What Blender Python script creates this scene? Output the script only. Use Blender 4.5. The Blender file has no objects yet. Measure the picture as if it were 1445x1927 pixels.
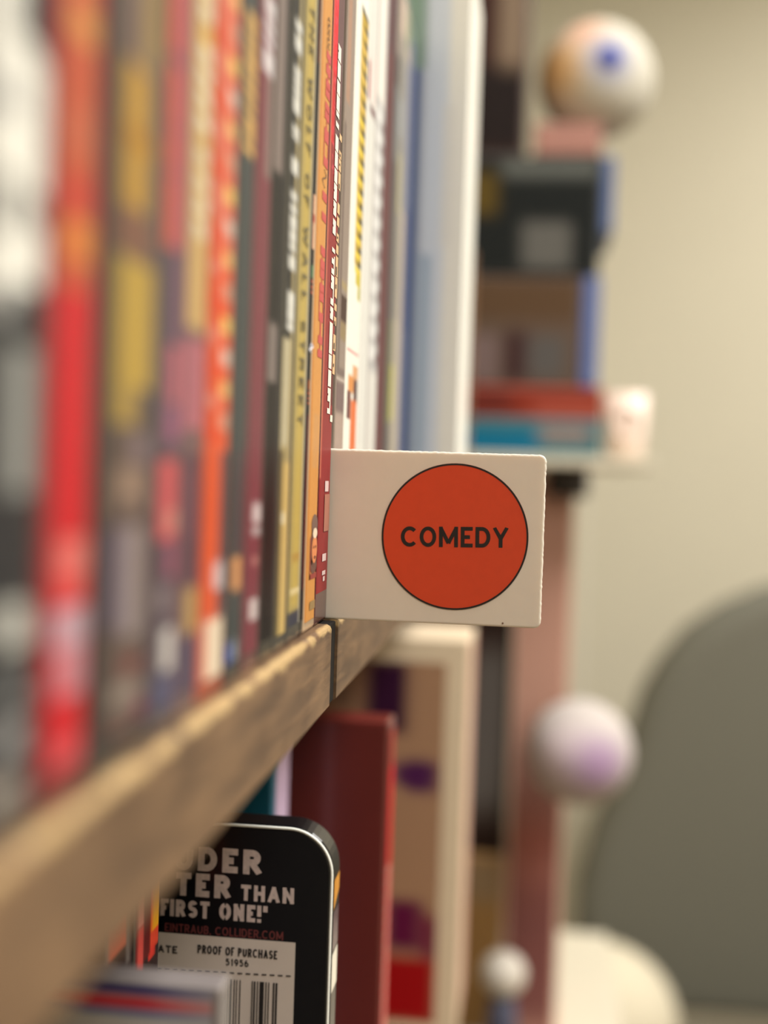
import bpy, bmesh, math, random
from mathutils import Vector, Matrix
random.seed(7)
SC = bpy.context.scene
COL = SC.collection

# ------------------------------------------------------------------ camera
EYE = Vector((0.0, 0.0, 1.25))
YAW, PITCH, ROLL = math.radians(6.699), math.radians(-1.704), math.radians(-1.869)
FPX = 2300.0
FWD = Vector((math.cos(PITCH) * math.cos(YAW), math.cos(PITCH) * math.sin(YAW), math.sin(PITCH)))
_r = FWD.cross(Vector((0, 0, 1))).normalized()
_u = _r.cross(FWD)
RGT = _r * math.cos(ROLL) - _u * math.sin(ROLL)
UPV = _u * math.cos(ROLL) + _r * math.sin(ROLL)
cam_d = bpy.data.cameras.new('camera')
cam = bpy.data.objects.new('camera', cam_d)
COL.objects.link(cam)
m = Matrix.Identity(4)
for i in range(3):
    m[i][0], m[i][1], m[i][2], m[i][3] = RGT[i], UPV[i], -FWD[i], EYE[i]
cam.matrix_world = m
cam_d.sensor_fit = 'VERTICAL'
cam_d.sensor_height = 24.0
cam_d.lens = FPX / 1927.0 * 24.0
cam_d.clip_start = 0.005
cam_d.clip_end = 30
cam_d.dof.use_dof = True
cam_d.dof.focus_distance = 0.272
cam_d.dof.aperture_fstop = cam_d.lens / 7.5
SC.camera = cam

# ------------------------------------------------------------------ light
SC.view_settings.view_transform = 'Standard'
SC.view_settings.look = 'None'
SC.view_settings.exposure = 0.08
SC.view_settings.gamma = 1.0
SC.view_settings.use_curve_mapping = False
SC.cycles.use_denoising = True
SC.cycles.max_bounces = 5
SC.cycles.diffuse_bounces = 3
SC.cycles.glossy_bounces = 3
SC.cycles.caustics_reflective = False
SC.cycles.caustics_refractive = False
SC.cycles.use_adaptive_sampling = True
SC.cycles.adaptive_threshold = 0.03
world = bpy.data.worlds.new('world')
SC.world = world
world.use_nodes = True
world.node_tree.nodes['Background'].inputs[0].default_value = (1.0, 0.93, 0.82, 1)
world.node_tree.nodes['Background'].inputs[1].default_value = 0.2


def area(name, loc, size, power, color, target=None):
    l = bpy.data.lights.new(name, 'AREA')
    l.shape = 'RECTANGLE'
    l.size, l.size_y = size
    l.energy = power
    l.color = color
    o = bpy.data.objects.new(name, l)
    COL.objects.link(o)
    o.location = loc
    d = (Vector(target) - Vector(loc)) if target else Vector((0, 0, -1))
    o.rotation_euler = d.to_track_quat('-Z', 'Y').to_euler()
    return o


WARM = (1.0, 0.975, 0.935)
area('ceiling_lamp', (0.42, -0.80, 2.46), (0.6, 0.6), 42, WARM)
area('ceiling_lamp.001', (1.9, -1.1, 2.46), (0.6, 0.6), 18, WARM)
area('ceiling_lamp.002', (-0.7, -0.7, 2.46), (0.9, 0.6), 17, WARM)

# ------------------------------------------------------------------ materials
def lin(c):
    out = []
    for v in c[:3]:
        v = v / 255.0
        out.append(v / 12.92 if v <= 0.04045 else ((v + 0.055) / 1.055) ** 2.4)
    return out


_mats = {}


def mat(name, c, rough=0.5, spec=0.5, metal=0.0, coat=0.0, var=0.10, scale=120.0, bump=0.0, sss=0.0, trans=0.0, gain=1.0):
    """procedural surface: base colour broken up by fine noise, optional bump"""
    if name in _mats:
        return _mats[name]
    M = bpy.data.materials.new(name)
    M.use_nodes = True
    N, L = M.node_tree.nodes, M.node_tree.links
    b = N['Principled BSDF']
    rgb = [min(0.92, x * gain) for x in lin(c)]
    tc = N.new('ShaderNodeTexCoord')
    nz = N.new('ShaderNodeTexNoise')
    nz.inputs['Scale'].default_value = scale
    nz.inputs['Detail'].default_value = 3
    L.new(tc.outputs['Object'], nz.inputs['Vector'])
    mx = N.new('ShaderNodeMix')
    mx.data_type = 'RGBA'
    mx.inputs['A'].default_value = (*[x * (1 - var) for x in rgb], 1)
    mx.inputs['B'].default_value = (*[min(0.95, x * (1 + var)) for x in rgb], 1)
    L.new(nz.outputs['Fac'], mx.inputs['Factor'])
    L.new(mx.outputs['Result'], b.inputs['Base Color'])
    b.inputs['Roughness'].default_value = rough
    b.inputs['Specular IOR Level'].default_value = spec
    b.inputs['Metallic'].default_value = metal
    b.inputs['Coat Weight'].default_value = coat
    b.inputs['Coat Roughness'].default_value = 0.06
    b.inputs['Transmission Weight'].default_value = trans
    if sss:
        b.inputs['Subsurface Weight'].default_value = sss
        b.inputs['Subsurface Radius'].default_value = (1, 0.85, 0.7)
        b.inputs['Subsurface Scale'].default_value = 0.002
    if bump:
        bp = N.new('ShaderNodeBump')
        bp.inputs['Strength'].default_value = bump
        bp.inputs['Distance'].default_value = 0.0004
        L.new(nz.outputs['Fac'], bp.inputs['Height'])
        L.new(bp.outputs['Normal'], b.inputs['Normal'])
    _mats[name] = M
    return M


def ink_mat(name, rough=0.3, coat=0.5, bump=0.0, coat_rough=0.1, spec=0.5):
    """printed paper under a clear sleeve: the pigment is stored on the mesh"""
    if name in _mats:
        return _mats[name]
    M = bpy.data.materials.new(name)
    M.use_nodes = True
    N, L = M.node_tree.nodes, M.node_tree.links
    b = N['Principled BSDF']
    a = N.new('ShaderNodeVertexColor')
    a.layer_name = 'ink'
    tc = N.new('ShaderNodeTexCoord')
    nz = N.new('ShaderNodeTexNoise')
    nz.inputs['Scale'].default_value = 900
    L.new(tc.outputs['Object'], nz.inputs['Vector'])
    mx = N.new('ShaderNodeMix')
    mx.data_type = 'RGBA'
    mx.blend_type = 'MULTIPLY'
    mx.inputs['Factor'].default_value = 0.18
    L.new(a.outputs['Color'], mx.inputs['A'])
    L.new(nz.outputs['Fac'], mx.inputs['B'])
    L.new(mx.outputs['Result'], b.inputs['Base Color'])
    b.inputs['Roughness'].default_value = rough
    b.inputs['Specular IOR Level'].default_value = spec
    b.inputs['Coat Weight'].default_value = coat
    b.inputs['Coat Roughness'].default_value = coat_rough
    _mats[name] = M
    return M


def wood_mat(name, dark, light, worn, edge_y=None, edge_z=None):
    M = bpy.data.materials.new(name)
    M.use_nodes = True
    N, L = M.node_tree.nodes, M.node_tree.links
    b = N['Principled BSDF']
    tc = N.new('ShaderNodeTexCoord')
    mp = N.new('ShaderNodeMapping')
    mp.inputs['Scale'].default_value = (22, 90, 160)
    L.new(tc.outputs['Object'], mp.inputs['Vector'])
    n1 = N.new('ShaderNodeTexNoise')
    n1.inputs['Scale'].default_value = 2.0
    n1.inputs['Detail'].default_value = 6
    n1.inputs['Distortion'].default_value = 0.6
    L.new(mp.outputs['Vector'], n1.inputs['Vector'])
    r1 = N.new('ShaderNodeValToRGB')
    r1.color_ramp.elements[0].position = 0.34
    r1.color_ramp.elements[0].color = (*lin(dark), 1)
    r1.color_ramp.elements[1].position = 0.66
    r1.color_ramp.elements[1].color = (*lin(light), 1)
    L.new(n1.outputs['Fac'], r1.inputs['Fac'])
    # blotchy stain
    n2 = N.new('ShaderNodeTexNoise')
    n2.inputs['Scale'].default_value = 75
    n2.inputs['Detail'].default_value = 4
    L.new(tc.outputs['Object'], n2.inputs['Vector'])
    r2 = N.new('ShaderNodeValToRGB')
    r2.color_ramp.elements[0].position = 0.36
    r2.color_ramp.elements[0].color = (0.80, 0.77, 0.75, 1)
    r2.color_ramp.elements[1].position = 0.62
    r2.color_ramp.elements[1].color = (1.08, 1.06, 1.02, 1)
    L.new(n2.outputs['Fac'], r2.inputs['Fac'])
    mu = N.new('ShaderNodeMix')
    mu.data_type = 'RGBA'
    mu.blend_type = 'MULTIPLY'
    mu.inputs['Factor'].default_value = 1
    L.new(r1.outputs['Color'], mu.inputs['A'])
    L.new(r2.outputs['Color'], mu.inputs['B'])
    col = mu.outputs['Result']
    if worn is not None:
        # varnish rubbed off along the arris: pale bare wood, ragged border
        sp = N.new('ShaderNodeSeparateXYZ')
        L.new(tc.outputs['Object'], sp.inputs['Vector'])

        def term(axis, ref, sgn):
            s = N.new('ShaderNodeMath'); s.operation = 'SUBTRACT'
            L.new(sp.outputs[axis], s.inputs[0]); s.inputs[1].default_value = ref
            q = N.new('ShaderNodeMath'); q.operation = 'MULTIPLY'
            L.new(s.outputs[0], q.inputs[0]); q.inputs[1].default_value = sgn
            return q.outputs[0]
        ty, tz = term('Y', edge_y, 1.0), term('Z', edge_z, -1.0)
        ad = N.new('ShaderNodeMath'); ad.operation = 'ADD'
        L.new(ty, ad.inputs[0]); L.new(tz, ad.inputs[1])
        n3 = N.new('ShaderNodeTexNoise')
        n3.inputs['Scale'].default_value = 160
        n3.inputs['Detail'].default_value = 5
        L.new(tc.outputs['Object'], n3.inputs['Vector'])
        mw = N.new('ShaderNodeMath'); mw.operation = 'MULTIPLY_ADD'
        L.new(n3.outputs['Fac'], mw.inputs[0]); mw.inputs[1].default_value = 0.0042; mw.inputs[2].default_value = -0.0004
        df = N.new('ShaderNodeMath'); df.operation = 'SUBTRACT'
        L.new(mw.outputs[0], df.inputs[0]); L.new(ad.outputs[0], df.inputs[1])
        sc = N.new('ShaderNodeMath'); sc.operation = 'MULTIPLY'; sc.use_clamp = True
        L.new(df.outputs[0], sc.inputs[0]); sc.inputs[1].default_value = 1400
        mm = N.new('ShaderNodeMix'); mm.data_type = 'RGBA'
        L.new(sc.outputs[0], mm.inputs['Factor'])
        L.new(col, mm.inputs['A'])
        mm.inputs['B'].default_value = (*lin(worn), 1)
        col = mm.outputs['Result']
    L.new(col, b.inputs['Base Color'])
    b.inputs['Roughness'].default_value = 0.45
    b.inputs['Specular IOR Level'].default_value = 0.35
    bp = N.new('ShaderNodeBump')
    bp.inputs['Strength'].default_value = 0.5
    bp.inputs['Distance'].default_value = 0.0004
    L.new(n1.outputs['Fac'], bp.inputs['Height'])
    L.new(bp.outputs['Normal'], b.inputs['Normal'])
    return M


# ------------------------------------------------------------------ mesh helpers (all shapes in metres; z counted from the floor)
E = EYE.z


def mm(*a):
    """millimetres measured from the eye -> world metres"""
    return Vector((a[0] / 1000.0, a[1] / 1000.0, E + a[2] / 1000.0))


def thing(name, label, cat, loc, group=None):
    o = bpy.data.objects.new(name, None)
    COL.objects.link(o)
    o.location = loc
    o.empty_display_size = 0.01
    o['label'], o['category'] = label, cat
    if group:
        o['group'] = group
    return o


def wloc(o):
    v = Vector((0, 0, 0))
    while o is not None:
        v += o.location
        o = o.parent
    return v


def mk(name, bm, material, parent=None, smooth=False):
    if parent is not None:
        bmesh.ops.translate(bm, verts=bm.verts, vec=-wloc(parent))
    me = bpy.data.meshes.new(name)
    bm.to_mesh(me)
    bm.free()
    me.materials.append(material)
    if smooth:
        for p in me.polygons:
            p.use_smooth = True
    o = bpy.data.objects.new(name, me)
    COL.objects.link(o)
    if parent is not None:
        o.parent = parent
    return o


def box(lo, hi, bev=0.0, seg=2, bm=None):
    bm = bm or bmesh.new()
    r = bmesh.ops.create_cube(bm, size=1)
    vs = r['verts']
    for v in vs:
        v.co = Vector([lo[i] + (v.co[i] + 0.5) * (hi[i] - lo[i]) for i in range(3)])
    if bev:
        es = list({e for v in vs for e in v.link_edges})
        bmesh.ops.bevel(bm, geom=es, offset=bev, segments=seg, affect='EDGES', profile=0.5)
    return bm


def prism(pts, axis, a, b, bev=0.0, seg=2):
    """outline pts (2-D) extruded along axis from a to b"""
    bm = bmesh.new()
    def P(p, t):
        return {'x': (t, p[0], p[1]), 'y': (p[0], t, p[1]), 'z': (p[0], p[1], t)}[axis]
    n = len(pts)
    v0 = [bm.verts.new(P(p, a)) for p in pts]
    v1 = [bm.verts.new(P(p, b)) for p in pts]
    f0 = bm.faces.new(v0)
    f1 = bm.faces.new(v1[::-1])
    for i in range(n):
        bm.faces.new((v0[(i + 1) % n], v0[i], v1[i], v1[(i + 1) % n]))
    bmesh.ops.recalc_face_normals(bm, faces=bm.faces)
    if bev:
        es = [e for f in (f0, f1) for e in f.edges]
        bmesh.ops.bevel(bm, geom=es, offset=bev, segments=seg, affect='EDGES', profile=0.5)
    return bm


def rrect(x0, x1, y0, y1, r, n=8, corners=(1, 1, 1, 1)):
    pts = []
    for k, (cx, cy, a0) in enumerate(((x1 - r, y1 - r, 0), (x0 + r, y1 - r, 90), (x0 + r, y0 + r, 180), (x1 - r, y0 + r, 270))):
        if corners[k]:
            for i in range(n + 1):
                a = math.radians(a0 + 90 * i / n)
                pts.append((cx + r * math.cos(a), cy + r * math.sin(a)))
        else:
            pts.append(((x1, y1), (x0, y1), (x0, y0), (x1, y0))[k])
    return pts


def ball(c, r, sub=3, squash=(1, 1, 1)):
    bm = bmesh.new()
    bmesh.ops.create_icosphere(bm, subdivisions=sub, radius=r)
    for v in bm.verts:
        v.co = Vector((v.co[0] * squash[0] + c[0], v.co[1] * squash[1] + c[1], v.co[2] * squash[2] + c[2]))
    return bm


def tube(p, q, r, n=10, bm=None):
    bm = bm or bmesh.new()
    p, q = Vector(p), Vector(q)
    d = (q - p)
    R = d.to_track_quat('Z', 'Y').to_matrix().to_4x4()
    R.translation = (p + q) / 2
    bmesh.ops.create_cone(bm, cap_ends=True, segments=n, radius1=r, radius2=r, depth=d.length, matrix=R)
    return bm


def lathe(c, prof, n=28):
    bm = bmesh.new()
    rings = []
    for r, z in prof:
        rings.append([bm.verts.new((c[0] + r * math.cos(2 * math.pi * i / n), c[1] + r * math.sin(2 * math.pi * i / n), c[2] + z)) for i in range(n)])
    for a, b in zip(rings, rings[1:]):
        for i in range(n):
            bm.faces.new((a[i], a[(i + 1) % n], b[(i + 1) % n], b[i]))
    bm.faces.new(rings[0][::-1])
    bm.faces.new(rings[-1])
    return bm


def poly(pts3, bm=None):
    bm = bm or bmesh.new()
    bm.faces.new([bm.verts.new(p) for p in pts3])
    return bm


def _arc(cx, cy, rx, ry, a0, a1, n=18):
    return [(cx + rx * math.cos(math.radians(a0 + (a1 - a0) * i / n)), cy + ry * math.sin(math.radians(a0 + (a1 - a0) * i / n))) for i in range(n + 1)]


def glyph(ch, g=0.0):
    """(width, strokes) of a capital letter drawn with a flat pen in a unit box; g > 0 leaves stencil bridges"""
    V = [(0, 0), (0, 1)]
    if ch == 'C': return 0.90, [_arc(.56, .5, .56, .5, 44, 316, 30)]
    if ch == 'O': return 0.92, ([_arc(.5, .5, .5, .5, 92 + 60 * g, 268 - 60 * g), _arc(.5, .5, .5, .5, -88 + 60 * g, 88 - 60 * g)] if g else [_arc(.5, .5, .5, .5, 0, 360, 36)])
    if ch == 'M': return 1.05, [V, [(1, 0), (1, 1)], [(.03, 1), (.5, .12)], [(.97, 1), (.5, .12)]]
    if ch == 'E': return 0.66, [V, [(g, 1), (1, 1)], [(g, .5), (.9, .5)], [(g, 0), (1, 0)]]
    if ch == 'F': return 0.62, [V, [(g, 1), (1, 1)], [(g, .48), (.9, .48)]]
    if ch == 'L': return 0.60, [V, [(0, 0), (1, 0)]]
    if ch == 'D': return 0.82, [V, [(g, 1), (.42, 1)] + _arc(.42, .5, .58, .5, 85, -85) + [(.42, 0), (g, 0)]]
    if ch == 'Y': return 0.82, [[(.02, 1), (.5, .42)], [(.98, 1), (.5, .42)], [(.5, .5), (.5, 0)]]
    if ch == 'U': return 0.80, [[(0, 1), (0, .4)] + _arc(.5, .4, .5, .4, 180, 360) + [(1, .4), (1, 1)]]
    if ch == 'R': return 0.76, [V, [(g, 1), (.5, 1)] + _arc(.5, .74, .45, .26, 85, -85) + [(.5, .48), (g, .48)], [(.45, .48), (.98, 0)]]
    if ch == 'P': return 0.72, [V, [(g, 1), (.5, 1)] + _arc(.5, .73, .48, .27, 85, -85) + [(.5, .46), (g, .46)]]
    if ch == 'B': return 0.74, [V, [(0, 1), (.5, 1)] + _arc(.5, .76, .42, .24, 85, -85) + [(0, .52)], [(0, .52), (.5, .52)] + _arc(.5, .26, .5, .26, 85, -85) + [(0, 0)]]
    if ch == 'T': return 0.74, [[(0, 1), (1, 1)], [(.5, 1 - g), (.5, 0)]]
    if ch == 'H': return 0.80, [V, [(1, 0), (1, 1)], [(g, .5), (1, .5)]]
    if ch == 'A': return 0.86, [[(.02, 0), (.48, 1)], [(.98, 0), (.52, 1)], [(.2, .3), (.8, .3)]]
    if ch == 'N': return 0.82, [V, [(1, 0), (1, 1)], [(.02, 1), (.98, 0)]]
    if ch == 'I': return 0.16, [[(.5, 0), (.5, 1)]]
    if ch == 'S': return 0.74, [_arc(.5, .75, .48, .25, 25, 268) + _arc(.5, .25, .5, .25, 88, -155)]
    if ch == 'G': return 0.88, [_arc(.53, .5, .53, .5, 46, 322, 30), [(1, .2), (1, .45)], [(.6, .45), (1, .45)]]
    if ch == 'W': return 1.25, [[(.02, 1), (.26, 0)], [(.26, 0), (.5, .95)], [(.5, .95), (.74, 0)], [(.74, 0), (.98, 1)]]
    if ch == '1': return 0.36, [[(.75, 0), (.75, 1)], [(.75, .97), (0, .72)]]
    if ch == '5': return 0.62, [[(.95, 1), (.12, 1), (.08, .55)], [(.08, .55)] + _arc(.45, .33, .52, .33, 110, -150)]
    if ch == '9': return 0.64, [_arc(.5, .7, .5, .3, 0, 360, 28), [(1, .7)] + _arc(.3, .6, .7, .6, 0, -85)]
    if ch == '6': return 0.64, [_arc(.5, .3, .5, .3, 0, 360, 28), [(0, .3)] + _arc(.7, .4, .7, .6, 180, 95)]
    if ch == '!': return 0.18, [[(.5, .3), (.5, 1)], [(.5, 0), (.5, .12)]]
    if ch == '"': return 0.34, [[(.1, .68), (.1, 1)], [(.9, .68), (.9, 1)]]
    if ch == ',': return 0.16, [[(.6, .1), (.3, -.14)]]
    if ch == '.': return 0.16, [[(.5, 0), (.5, .13)]]
    return 0.34, []


def text_bm(body, org, right, up, width, height, bold=0.0, lift=0.00005, gap=0.16, stencil=0.0):
    """flat lettering drawn with a pen of constant width and fitted to width x height (m); bold = pen width over cap height"""
    t = bold or 0.13
    adv, items = 0.0, []
    for ch in body:
        w, strokes = glyph(ch, stencil)
        items.append((adv, w, strokes))
        adv += w + gap + t * 0.5
    total = adv - gap - t * 0.5
    sx = width / total
    pen_x = t * height / sx / 1.0        # pen width along x in glyph units
    right, up = Vector(right).normalized(), Vector(up).normalized()
    nrm = right.cross(up)
    bm = bmesh.new()
    q = 0
    for ox, w, strokes in items:
        x_in, w_in = ox + min(pen_x, w) / 2, max(0.0, w - pen_x)
        for st in strokes:
            P = [Vector(((x_in + x * w_in) * sx, (t / 2 + y * (1 - t)) * height)) for x, y in st]
            P = [p for i, p in enumerate(P) if i == 0 or (p - P[i - 1]).length > 1e-9]
            closed = (P[0] - P[-1]).length < 1e-7 and len(P) > 3
            rows = []
            for i, p in enumerate(P):
                a = P[i - 1] if i else (P[-2] if closed else None)
                b = P[i + 1] if i < len(P) - 1 else (P[1] if closed else None)
                d0 = (p - a).normalized() if a is not None else None
                d1 = (b - p).normalized() if b is not None else None
                d = (d0 + d1).normalized() if d0 is not None and d1 is not None else (d0 if d1 is None else d1)
                n = Vector((-d.y, d.x))
                h = t * height / 2
                if d0 is not None and d1 is not None:
                    h = min(h / max(0.5, n.dot(Vector((-d1.y, d1.x)))), h * 1.5)
                e = Vector((0, 0))
                if not closed and len(st) == 2 and abs(d.x) > 0.98:      # plain bars run the full width of the letter
                    e = d * (t * height / 2) * ((-1 if i == 0 else 1) if st[i][0] in (0, 1) else 0)
                elif not closed and len(st) == 2 and st[i][1] in (0, 1):
                    e = d * (t * height / 2) * (-1 if i == 0 else 1)
                rows.append((p + e + n * h, p + e - n * h))
            vs = []
            for l, r in rows:
                pr = []
                for z in (l, r):
                    y = min(max(z.y, -0.2 * height if min(y_ for _, y_ in st) < 0 else 0.0), height)
                    pr.append(bm.verts.new(Vector(org) + right * z.x + up * y + nrm * (lift + q * 0.000006)))
                vs.append(pr)
            for a, b in zip(vs, vs[1:]):
                try:
                    bm.faces.new((a[0], b[0], b[1], a[1]))
                except ValueError:
                    pass
            q = (q + 1) % 6
    bmesh.ops.recalc_face_normals(bm, faces=bm.faces)
    return bm


# ------------------------------------------------------------------ room
wallm = mat('wall_paint', (214, 207, 187), 0.85, 0.2, var=0.02, scale=6)
ceilm = mat('ceiling_paint', (235, 232, 222), 0.9, 0.2, var=0.02, scale=5)
floorm = mat('floor_vinyl', (150, 135, 112), 0.5, 0.4, var=0.15, scale=8)


def struct(name, lo, hi, material):
    o = mk(name, box(lo, hi), material)
    o['kind'] = 'structure'
    return o


X0, X1, Y0, Y1, ZC = -2.0, 2.75, -2.2, 0.245, 2.5
struct('floor', (X0, Y0, -0.1), (X1, Y1, 0.0), floorm)
struct('ceiling', (X0, Y0, ZC), (X1, Y1, ZC + 0.1), ceilm)
struct('wall_far', (X1, Y0 - 0.1, 0), (X1 + 0.1, Y1 + 0.1, ZC), wallm)
struct('wall_near', (X0 - 0.1, Y0 - 0.1, 0), (X0, Y1 + 0.1, ZC), wallm)
struct('wall_right', (X0, Y0 - 0.1, 0), (X1, Y0, ZC), wallm)
struct('wall_left', (X0, Y1, 0), (X1, Y1 + 0.1, ZC), wallm)
bb = mat('baseboard_paint', (225, 220, 205), 0.5, var=0.03)
struct('baseboard_far', (X1 - 0.012, Y0, 0), (X1, Y1, 0.09), bb)

# ------------------------------------------------------------------ bookcase
BT = -33.34     # top of the upper board, mm from the eye
TH = 18.6
LB = -274.0     # top of the lower board
wood_b = wood_mat('stained_board_wood', (94, 74, 57), (124, 98, 73), (176, 148, 104), 0.0422 - 0.14, E + BT / 1000)
wood_p = wood_mat('stained_panel_wood', (92, 66, 48), (140, 104, 74), None)
bc = thing('bookcase', 'brown stained wooden bookcase with a worn front edge carrying the film cases', 'bookcase', (0.2, 0.14, 0.0))


def board(x0, x1, ytop, yfront, z1, th, nick=0.0, seed=0):
    """a board whose front arris is rounded and slightly chipped"""
    rnd = random.Random(seed)
    bm = bmesh.new()
    n = max(2, int((x1 - x0) / 1.6))
    rings = []
    prof = [(0, -th), (-0.0, -0.9), (0.25, -0.25), (0.9, 0.0)]
    for i in range(n + 1):
        x = x0 + (x1 - x0) * i / n
        w = rnd.random() * nick if nick else 0
        if nick and rnd.random() < 0.05:
            w += nick * 1.2
        row = [(yfront + 0.5 + 0, -th), (yfront, -th + 0.5)]
        row += [(yfront, -0.7 - w), (yfront + 0.2 + 0.3 * w, -0.2 - 0.5 * w), (yfront + 0.7 + w, 0.0), (ytop, 0.0), (ytop, -th)]
        rings.append([bm.verts.new(mm(x, y, z1 + z)) for y, z in row])
    for a, b in zip(rings, rings[1:]):
        for k in range(len(a)):
            k2 = (k + 1) % len(a)
            bm.faces.new((a[k], b[k], b[k2], a[k2]))
    bm.faces.new(rings[0])
    bm.faces.new(rings[-1][::-1])
    bmesh.ops.recalc_face_normals(bm, faces=bm.faces)
    return bm


mk('shelf_board', board(-420, 267.1, 236, 42.2, BT, TH, 0.55, 3), wood_b, bc)
mk('shelf_board', board(276.6, 858, 236, 42.2, BT, TH, 0.4, 4), wood_b, bc)
mk('shelf_board', board(-420, 858, 236, 42.2, LB, TH), wood_p, bc)
mk('side_panel', box((0.859, 0.0435, 0.0), (0.877, 0.237, E + 0.16), 0.001), wood_p, bc)
mk('side_panel', box((-0.439, 0.0435, 0.0), (-0.421, 0.237, E + 0.16), 0.001), wood_p, bc)
mk('back_panel', box((-0.439, 0.2375, 0.0), (0.877, 0.243, E + 0.16)), wood_p, bc)
mk('joint_gap_shade', box((0.2673, 0.0428, E - 0.0519), (0.2764, 0.235, E - 0.0336), 0.0003), mat('gap_shade_black', (30, 27, 26), 0.8, 0.2), bc)  # near-black block filling the joint, standing in for the shade inside the gap

# ------------------------------------------------------------------ film cases
GAIN = 0.86


def zrow(s, Y, y):
    """height (mm from the eye) of the mark that sits at photo row y on the plane Y at distance s"""
    v = (y - 963.5) / FPX
    return -(s * (UPV.x + v * FWD.x) + Y * (UPV.y + v * FWD.y)) / (UPV.z + v * FWD.z)


def smooth(a, b, t):
    t = max(0.0, min(1.0, (t - a) / (b - a))) if b != a else float(t >= b)
    return t * t * (3 - 2 * t)


def print_bm(nu, vrows, pos, base, marks, su=0.05, sv=3.0):
    """a printed sheet: grid of verts, pigment per vertex from soft-edged marks (u0,u1,v0,v1,colour)"""
    bm = bmesh.new()
    lay = bm.verts.layers.float_color.new('ink')
    cl = [(a, b, c, d, lin(k)) for a, b, c, d, k in marks]
    bl = lin(base)
    grid = []
    for v in vrows:
        row = []
        for i in range(nu + 1):
            u = i / nu
            c = list(bl)
            for a, b, t0, t1, k in cl:
                if v < t0 - sv or v > t1 + sv or u < a - su or u > b + su:
                    continue
                w = smooth(a - su, a + su, u) * (1 - smooth(b - su, b + su, u)) * smooth(t0 - sv, t0 + sv, v) * (1 - smooth(t1 - sv, t1 + sv, v))
                c = [c[j] * (1 - w) + k[j] * w for j in range(3)]
            vt = bm.verts.new(pos(u, v))
            vt[lay] = (*[min(0.92, max(x * 0.5, x * GAIN * 1.02 - 0.014)) for x in c], 1)
            row.append(vt)
        grid.append(row)
    for a, b in zip(grid, grid[1:]):
        for i in range(nu):
            bm.faces.new((a[i], b[i], b[i + 1], a[i + 1]))
    return bm


GRP = 'film cases standing on the upper shelf'
INK = ink_mat('printed_sleeve', 0.45, 0.05, coat_rough=0.14, spec=0.10)


def film_case(label, s0, s1, base, marks, body=(40, 40, 42), Y=45.0, H=190.0, D=136.0, zb=BT, nu=10, step=8, group=GRP, coat=None, r0=-420, r1=None, su=0.05, sv=3.0, name='film_case', foot=3.0):
    sm = (s0 + s1) / 2
    zb = zb + 0.04
    root = thing(name, label, 'film case', mm(sm, Y + D / 2, zb), group)
    bm = box(mm(s0, Y, zb), mm(s1, Y + D, zb + H), 0.0007, 2)
    mk('case_shell', bm, mat('case_plastic_%d_%d_%d' % body, body, 0.22, 0.5, var=0.05, coat=0.3), root)
    top = zb + H - 2.0
    rows = []
    y = r0
    rb = r1 if r1 is not None else 1700
    zlo = zb + foot
    while y <= rb:
        z = zrow(sm, Y, y)
        if zlo <= z <= top:
            rows.append(y)
        y += step

    def pos(u, v):
        s = s0 + 0.5 + u * (s1 - s0 - 1.0)
        # the sleeve bends back a little at both long edges
        e = min(u, 1 - u)
        dy = 0.35 * max(0.0, 1 - e / 0.08) ** 2
        return mm(s, Y - 0.12 + dy * 0.6, zrow(sm, Y, v))
    # extend the print to the ends of the case
    k = mk('spine_label', print_bm(nu, rows, pos, base, marks, su, sv), coat or INK, root, smooth=True)
    return root


def letters(u0, u1, y0, y1, n, col, seed, fill=0.72, jit=0.25):
    """letter-sized printed marks of an illegible title"""
    r = random.Random(seed)
    out = []
    p = (y1 - y0) / n
    for i in range(n):
        a = y0 + p * i
        h = p * fill * (1 - jit * r.random())
        d = (u1 - u0) * 0.18 * r.random()
        out.append((u0 + d * r.random(), u1 - d * r.random(), a, a + h, col))
        if r.random() < 0.5:
            k = (u0 + u1) / 2
            out.append((k - 0.06, k + 0.1, a + h * 0.35, a + h * 0.65, [int(c * 0.6) for c in col]))
    return out


W = (236, 233, 222)
film_case('black film case with a big white figure on its spine, left edge of the photo', 94.5, 109.3, (60, 60, 62), [
    (0.0, 0.97, -420, 560, W), (0.5, 1, -420, 62, (58, 58, 60)), (0.8, 1, 40, 90, (70, 62, 64)), (0.2, 0.6, 170, 215, (170, 168, 165)), (0.2, 0.46, 335, 445, (22, 22, 40)),
    (0.72, 1.0, 345, 410, (104, 96, 96)), (0.15, 0.3, 150, 235, (150, 150, 150)), (0.5, 0.95, 530, 600, (70, 70, 72)), (0.2, 0.45, 540, 600, (190, 188, 182)),
    (0.42, 0.86, 650, 930, (150, 150, 145)), (0.42, 0.8, 1140, 1225, (208, 206, 196)), (0.55, 0.78, 1285, 1335, (150, 150, 148)), (0.4, 0.8, 1370, 1425, (160, 158, 156)),
    (0.2, 0.8, 1470, 1700, (168, 158, 148))])
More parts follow.
